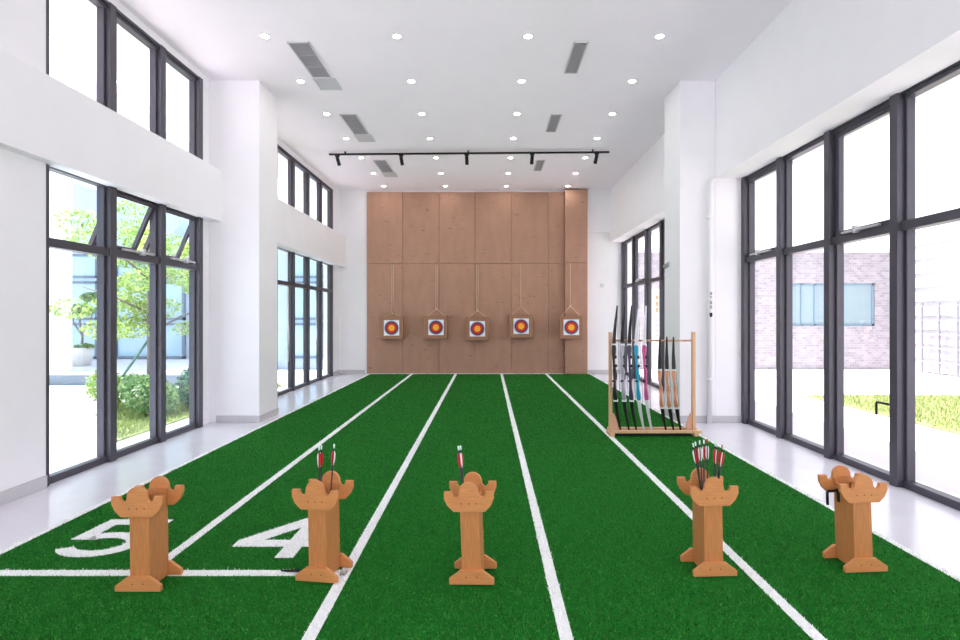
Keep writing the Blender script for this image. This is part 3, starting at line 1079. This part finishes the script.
# right: pale brick block with a window, white boarded wall, trellis
M_BRICK = brick_mat('pale_brick', (168, 164, 169), (142, 139, 145), (182, 180, 184), 3.2, 0)
bd = empty('brick_building', (9.5, 17.6, ZG))
tag(bd, 'low pale brick building beyond the lawn on the right', 'building')
q = MB()
q.box(-6.0, -.05, 0, 4, 0, 3.66).box(2.68, 3.5, 0, 4, 0, 3.66).box(-.05, 2.68, 0, 4, 0, 1.36).box(-.05, 2.68, 0, 4, 2.70, 3.66)
q.obj('wall', M_BRICK, bd)
q = MB().box(-.05, 2.68, .05, .12, 1.36, 1.42).box(-.05, 2.68, .05, .12, 2.64, 2.70)
for x in (-.05, .38, .8, 1.3, 2.62):
    q.box(x, x + .06, .05, .12, 1.36, 2.70)
wf = q.obj('window_frame', mat('grey_blue_frame', (120, 150, 165), .5), bd)
MB().box(-.03, 2.66, .085, .095, 1.40, 2.66).obj('window_pane', mat('teal_window_pane', (140, 162, 168), .1), wf)
MB().box(-6.05, 3.55, -.08, 4.05, 3.66, 3.78).obj('coping', mat('coping_stone', (222, 222, 224), .8), bd)
M_SIDING = mat('white_siding', (196, 196, 199), .7, var=.02, nscale=5)
bd = empty('boarded_building', (13, 11, ZG))
tag(bd, 'white boarded building beyond the lawn at the far right', 'building')
q = MB()
for k in range(14):
    z = k * .42
    q.prism([(0, z), (0, z + .42), (-.0, z + .42), (-.05, z + .012), (0, z)], -7, 6.5, 'xz')
q.v = [(a, b, c) for a, b, c in q.v]
q.box(0, 4, -7, 6.5, 0, 5.88)
q.obj('boarding', M_SIDING, bd)
tl = empty('trellis', (12.75, 14.3, ZG))
tag(tl, 'white grid trellis against the boarded building', 'trellis')
q = MB()
for k in range(8):
    y = -2.2 + k * .62
    q.box(-.03, .03, y - .03, y + .03, 0, 2.05)
for z in (.35, .75, 1.15, 1.55, 1.95):
    q.box(-.02, .02, -2.2, 2.14, z - .022, z + .022)
q.obj('grid', mat('trellis_paint', (150, 148, 156), .6), tl)

# the pull-up banner outside the far right window
bn = empty('banner', (4.9, 16.2, ZG))
tag(bn, 'tall white outdoor banner with orange marks beyond the bow rack', 'banner')
MB().box(-.14, .14, -.01, .01, .08, 2.45).obj('sheet', M_WHITEP, bn)
MB().box(-.16, .16, -.1, .1, 0, .08).obj('base', M_ALU, bn)
q = MB()
for z in (2.2, 2.02, 1.84):
    q.box(-.08, .08, -.014, -.01, z - .05, z - .03).box(-.08, .08, -.014, -.01, z + .03, z + .05).box(-.02, .02, -.014, -.01, z - .06, z + .07).box(-.06, .06, -.014, -.01, z - .005, z + .012)
q.obj('lettering', mat('orange_print', (240, 150, 70), .6), bn)
q = MB()
for k in range(6):
    z = 1.55 - k * .15
    q.box(-.06, .06, -.014, -.01, z - .012, z + .012).box(-.015, .015, -.014, -.01, z - .045, z + .045)
q.obj('small_lettering', mat('rose_print', (225, 150, 150), .6), bn)

# left: terrace, white pillar, pale blue glazed building, pot plant, tree, shrubs
M_TERR = mat('terrace_tile', (206, 208, 214), .7, var=.04, nscale=3)
M_PLINTH = mat('blue_grey_plinth', (120, 130, 142), .7)
bl = empty('glazed_building', (-11, 17.5, ZG))
tag(bl, 'pale blue glazed building across the left courtyard', 'building')
MB().box(-9, 1.2, 0, 4, 0, 7.4).box(1.2, 8.6, 0, 4, 0, 4.1).obj('wall', mat('pale_blue_wall', (172, 186, 204), .7, var=.03, nscale=2), bl)
for k, x in enumerate((-6.0, -3.3, -.6, 2.1, 4.8)):
    q = MB()
    for z0, z1 in ((.35, 1.45), (1.55, 2.75), (2.85, 3.6)):
        q.box(x, x + .08, -.1, 0, z0, z1).box(x + 2.1, x + 2.18, -.1, 0, z0, z1).box(x + 1.05, x + 1.11, -.1, 0, z0, z1)
        q.box(x, x + 2.18, -.1, 0, z0, z0 + .07).box(x, x + 2.18, -.1, 0, z1 - .07, z1)
    f = q.obj('window_frame', mat('slate_frame', (96, 110, 128), .5), bl)
    MB().box(x + .05, x + 2.15, -.05, -.03, .4, 3.55).obj('window_pane', mat('pale_blue_pane', (160, 188, 208), .08), f)
q = MB()
for z in (6.9, 7.3):
    pass
te = empty('terrace', (-11, 15.4, ZG))
tag(te, 'raised pale terrace in front of the blue glazed building', 'terrace', kind='structure')
MB().box(-9, 4.2, -1.95, 2.1, 0, .25).obj('slab', M_PLINTH, te)
MB().box(-9, 4.25, -2.0, 2.1, .25, .32).obj('paving', M_TERR, te)
pl = empty('pillar', (-10.42, 13.6, ZG + .32))
tag(pl, 'white square pillar at the edge of the left terrace', 'pillar', kind='structure')
MB().box(-.26, .26, -.1, .1, 0, 7.2).obj('shaft', M_WALL, pl)
ra = empty('roof_railing', (-11.5, 13.75, ZG + 7.52))
tag(ra, 'pale roof slab with a thin grey railing outside the near upper left window', 'railing', kind='structure')
MB().box(-5, 1.7, -.3, 3.7, 0, .25).obj('slab', M_SIDING, ra)
q = MB()
for z in (.6, .95, 1.25):
    q.tube([(-5, 0, z), (1.7, 0, z)], .025, 6)
for k in range(7):
    q.tube([(-5 + k * 1.1, 0, .25), (-5 + k * 1.1, 0, 1.27)], .025, 6)
q.obj('rail', mat('pale_steel', (190, 192, 200), .5), ra)


def leaf_cloud(blobs, n, size, seed):
    """triangled leaf blades spread on and in ellipsoid blobs (cx,cy,cz,rx,ry,rz)"""
    r = np.random.default_rng(seed)
    w = np.array([b[3] * b[4] + b[4] * b[5] + b[3] * b[5] for b in blobs]); w = w / w.sum()
    ix = r.choice(len(blobs), n, p=w)
    B = np.array(blobs)[ix]
    d = r.normal(size=(n, 3)); d /= np.linalg.norm(d, axis=1)[:, None]
    rad = r.uniform(.45, 1, n) ** .5
    c = B[:, :3] + d * B[:, 3:] * rad[:, None]
    u = r.normal(size=(n, 3)); u /= np.linalg.norm(u, axis=1)[:, None]
    k = r.normal(size=(n, 3)); vv = np.cross(u, k); vv /= np.linalg.norm(vv, axis=1)[:, None]
    s = size * r.uniform(.6, 1.3, n)[:, None]
    q = np.stack([c - u * s, c + vv * s * .45, c + u * s, c - vv * s * .45], 1).reshape(-1, 3)
    return q


def leaf_obj(name, q, mt, parent):
    n = len(q)
    me = bpy.data.meshes.new(name)
    me.vertices.add(n); me.vertices.foreach_set('co', q.astype(np.float32).ravel())
    me.loops.add(n); me.loops.foreach_set('vertex_index', np.arange(n, dtype=np.int32))
    me.polygons.add(n // 4); me.polygons.foreach_set('loop_start', np.arange(0, n, 4, dtype=np.int32))
    me.materials.append(mt)
    me.update(); me.validate()
    o = bpy.data.objects.new(name, me)
    COL.objects.link(o)
    o.parent = parent
    return o


def leaf_material(name, a, b):
    m_ = island_mat(name, a, b, .6)
    nt = m_.node_tree
    p = nt.nodes['Principled BSDF']
    tr_ = nt.nodes.new('ShaderNodeBsdfTranslucent')
    mx = nt.nodes.new('ShaderNodeMixShader')
    mx.inputs[0].default_value = .45
    cr = [n for n in nt.nodes if n.type == 'VALTORGB'][0]
    nt.links.new(cr.outputs['Color'], tr_.inputs['Color'])
    nt.links.new(p.outputs[0], mx.inputs[1]); nt.links.new(tr_.outputs[0], mx.inputs[2])
    nt.links.new(mx.outputs[0], nt.nodes['Material Output'].inputs['Surface'])
    return m_


M_LEAF = leaf_material('light_tree_leaves', (112, 148, 72), (196, 212, 138))
M_LEAF2 = leaf_material('shrub_leaves', (96, 138, 100), (176, 198, 140))
M_LEAF3 = leaf_material('dark_shrub_leaves', (74, 112, 100), (134, 166, 142))
M_BARK = mat('grey_bark', (120, 112, 108), .9, var=.2, nscale=20)
M_STAKE = mat('green_stake', (110, 150, 140), .7)

t = empty('courtyard_tree', (-6.1, 10.1, ZG))
tag(t, 'young light green tree with stakes outside the near left window', 'tree')
q = MB().tube([(0, 0, .05), (.02, 0, 1.0), (-.02, .02, 1.9), (.02, 0, 2.9)], [.06, .05, .04, .02], 8)
for a, z, l in ((20, 1.35, 1.0), (140, 1.5, 1.0), (200, 1.7, 1.1), (300, 1.6, .9), (70, 2.1, .8), (250, 2.3, .8)):
    q.tube([(0, 0, z), (math.cos(R(a)) * l * .5, math.sin(R(a)) * l * .5, z + .3), (math.cos(R(a)) * l, math.sin(R(a)) * l, z + .5)], [.025, .018, .008], 6)
q.obj('trunk', M_BARK, t)
rb = random.Random(5)
blobs = []
for k in range(46):
    a = rb.uniform(0, 6.28); d = rb.uniform(.1, 1.3)
    blobs.append((math.cos(a) * d * 1.05, math.sin(a) * d, rb.uniform(1.4, 3.7), rb.uniform(.24, .42), rb.uniform(.24, .42), rb.uniform(.12, .24)))
cr_ = leaf_obj('crown', leaf_cloud(blobs, 17000, .034, 3), M_LEAF, t)
for a in (200, 330, 90):
    MB().tube([(math.cos(R(a)) * .75, math.sin(R(a)) * .75, .05), (0, 0, 1.25)], .022, 6).obj('stake', M_STAKE, t)


def shrub(label, x, y, blobs, n, mt, seed):
    o = empty('shrub', (x, y, -.112))
    tag(o, label, 'shrub', 'shrubs outside the near left window')
    leaf_obj('foliage', leaf_cloud(blobs, n, .035, seed), mt, o)
    q = MB()
    for k in range(5):
        a = k * 1.26
        q.tube([(0, 0, 0), (math.cos(a) * .15, math.sin(a) * .15, .35)], .008, 5)
    q.obj('stem', M_BARK, o)


shrub('bushy rounded shrub under the young tree', -5.45, 8.95, [(0, 0, .38, .36, .3, .32), (.2, .1, .3, .25, .25, .28), (-.2, 0, .5, .22, .2, .22)], 2600, M_LEAF2, 11)
shrub('yellow green shrub at the left edge of the bed', -6.5, 9.5, [(0, 0, .45, .28, .25, .3), (.05, .1, .3, .22, .25, .25)], 1800, M_LEAF, 12)
shrub('dark upright shrub nearest the left column', -5.12, 9.75, [(0, 0, .4, .28, .3, .36), (.05, .1, .65, .18, .2, .25)], 2000, M_LEAF3, 13)

p_ = empty('potted_tree', (-10.95, 15.1, ZG + .32))
tag(p_, 'clipped cloud tree in a pale pot on the left terrace', 'potted tree')
MB().lathe([(0, 0), (.2, 0), (.27, .3), (.29, .5), (.26, .5), (.25, .44), (0, .44)], seg=20).obj('pot', mat('pale_pot', (212, 208, 206), .7), p_)
q = MB().tube([(0, 0, .44), (.03, 0, .8), (-.05, 0, 1.15), (0, 0, 1.6)], [.035, .03, .025, .015], 7)
for s in (-1, 1):
    q.tube([(0, 0, .85), (s * .2, 0, 1.15), (s * .3, 0, 1.4)], [.022, .018, .012], 6)
q.obj('trunk', M_BARK, p_)
leaf_obj('foliage', leaf_cloud([(-.1, 0, 1.5, .45, .4, .16), (.35, .1, 1.85, .4, .35, .14), (.1, 0, .52, .24, .24, .08)], 2600, .045, 21), M_LEAF2, p_)
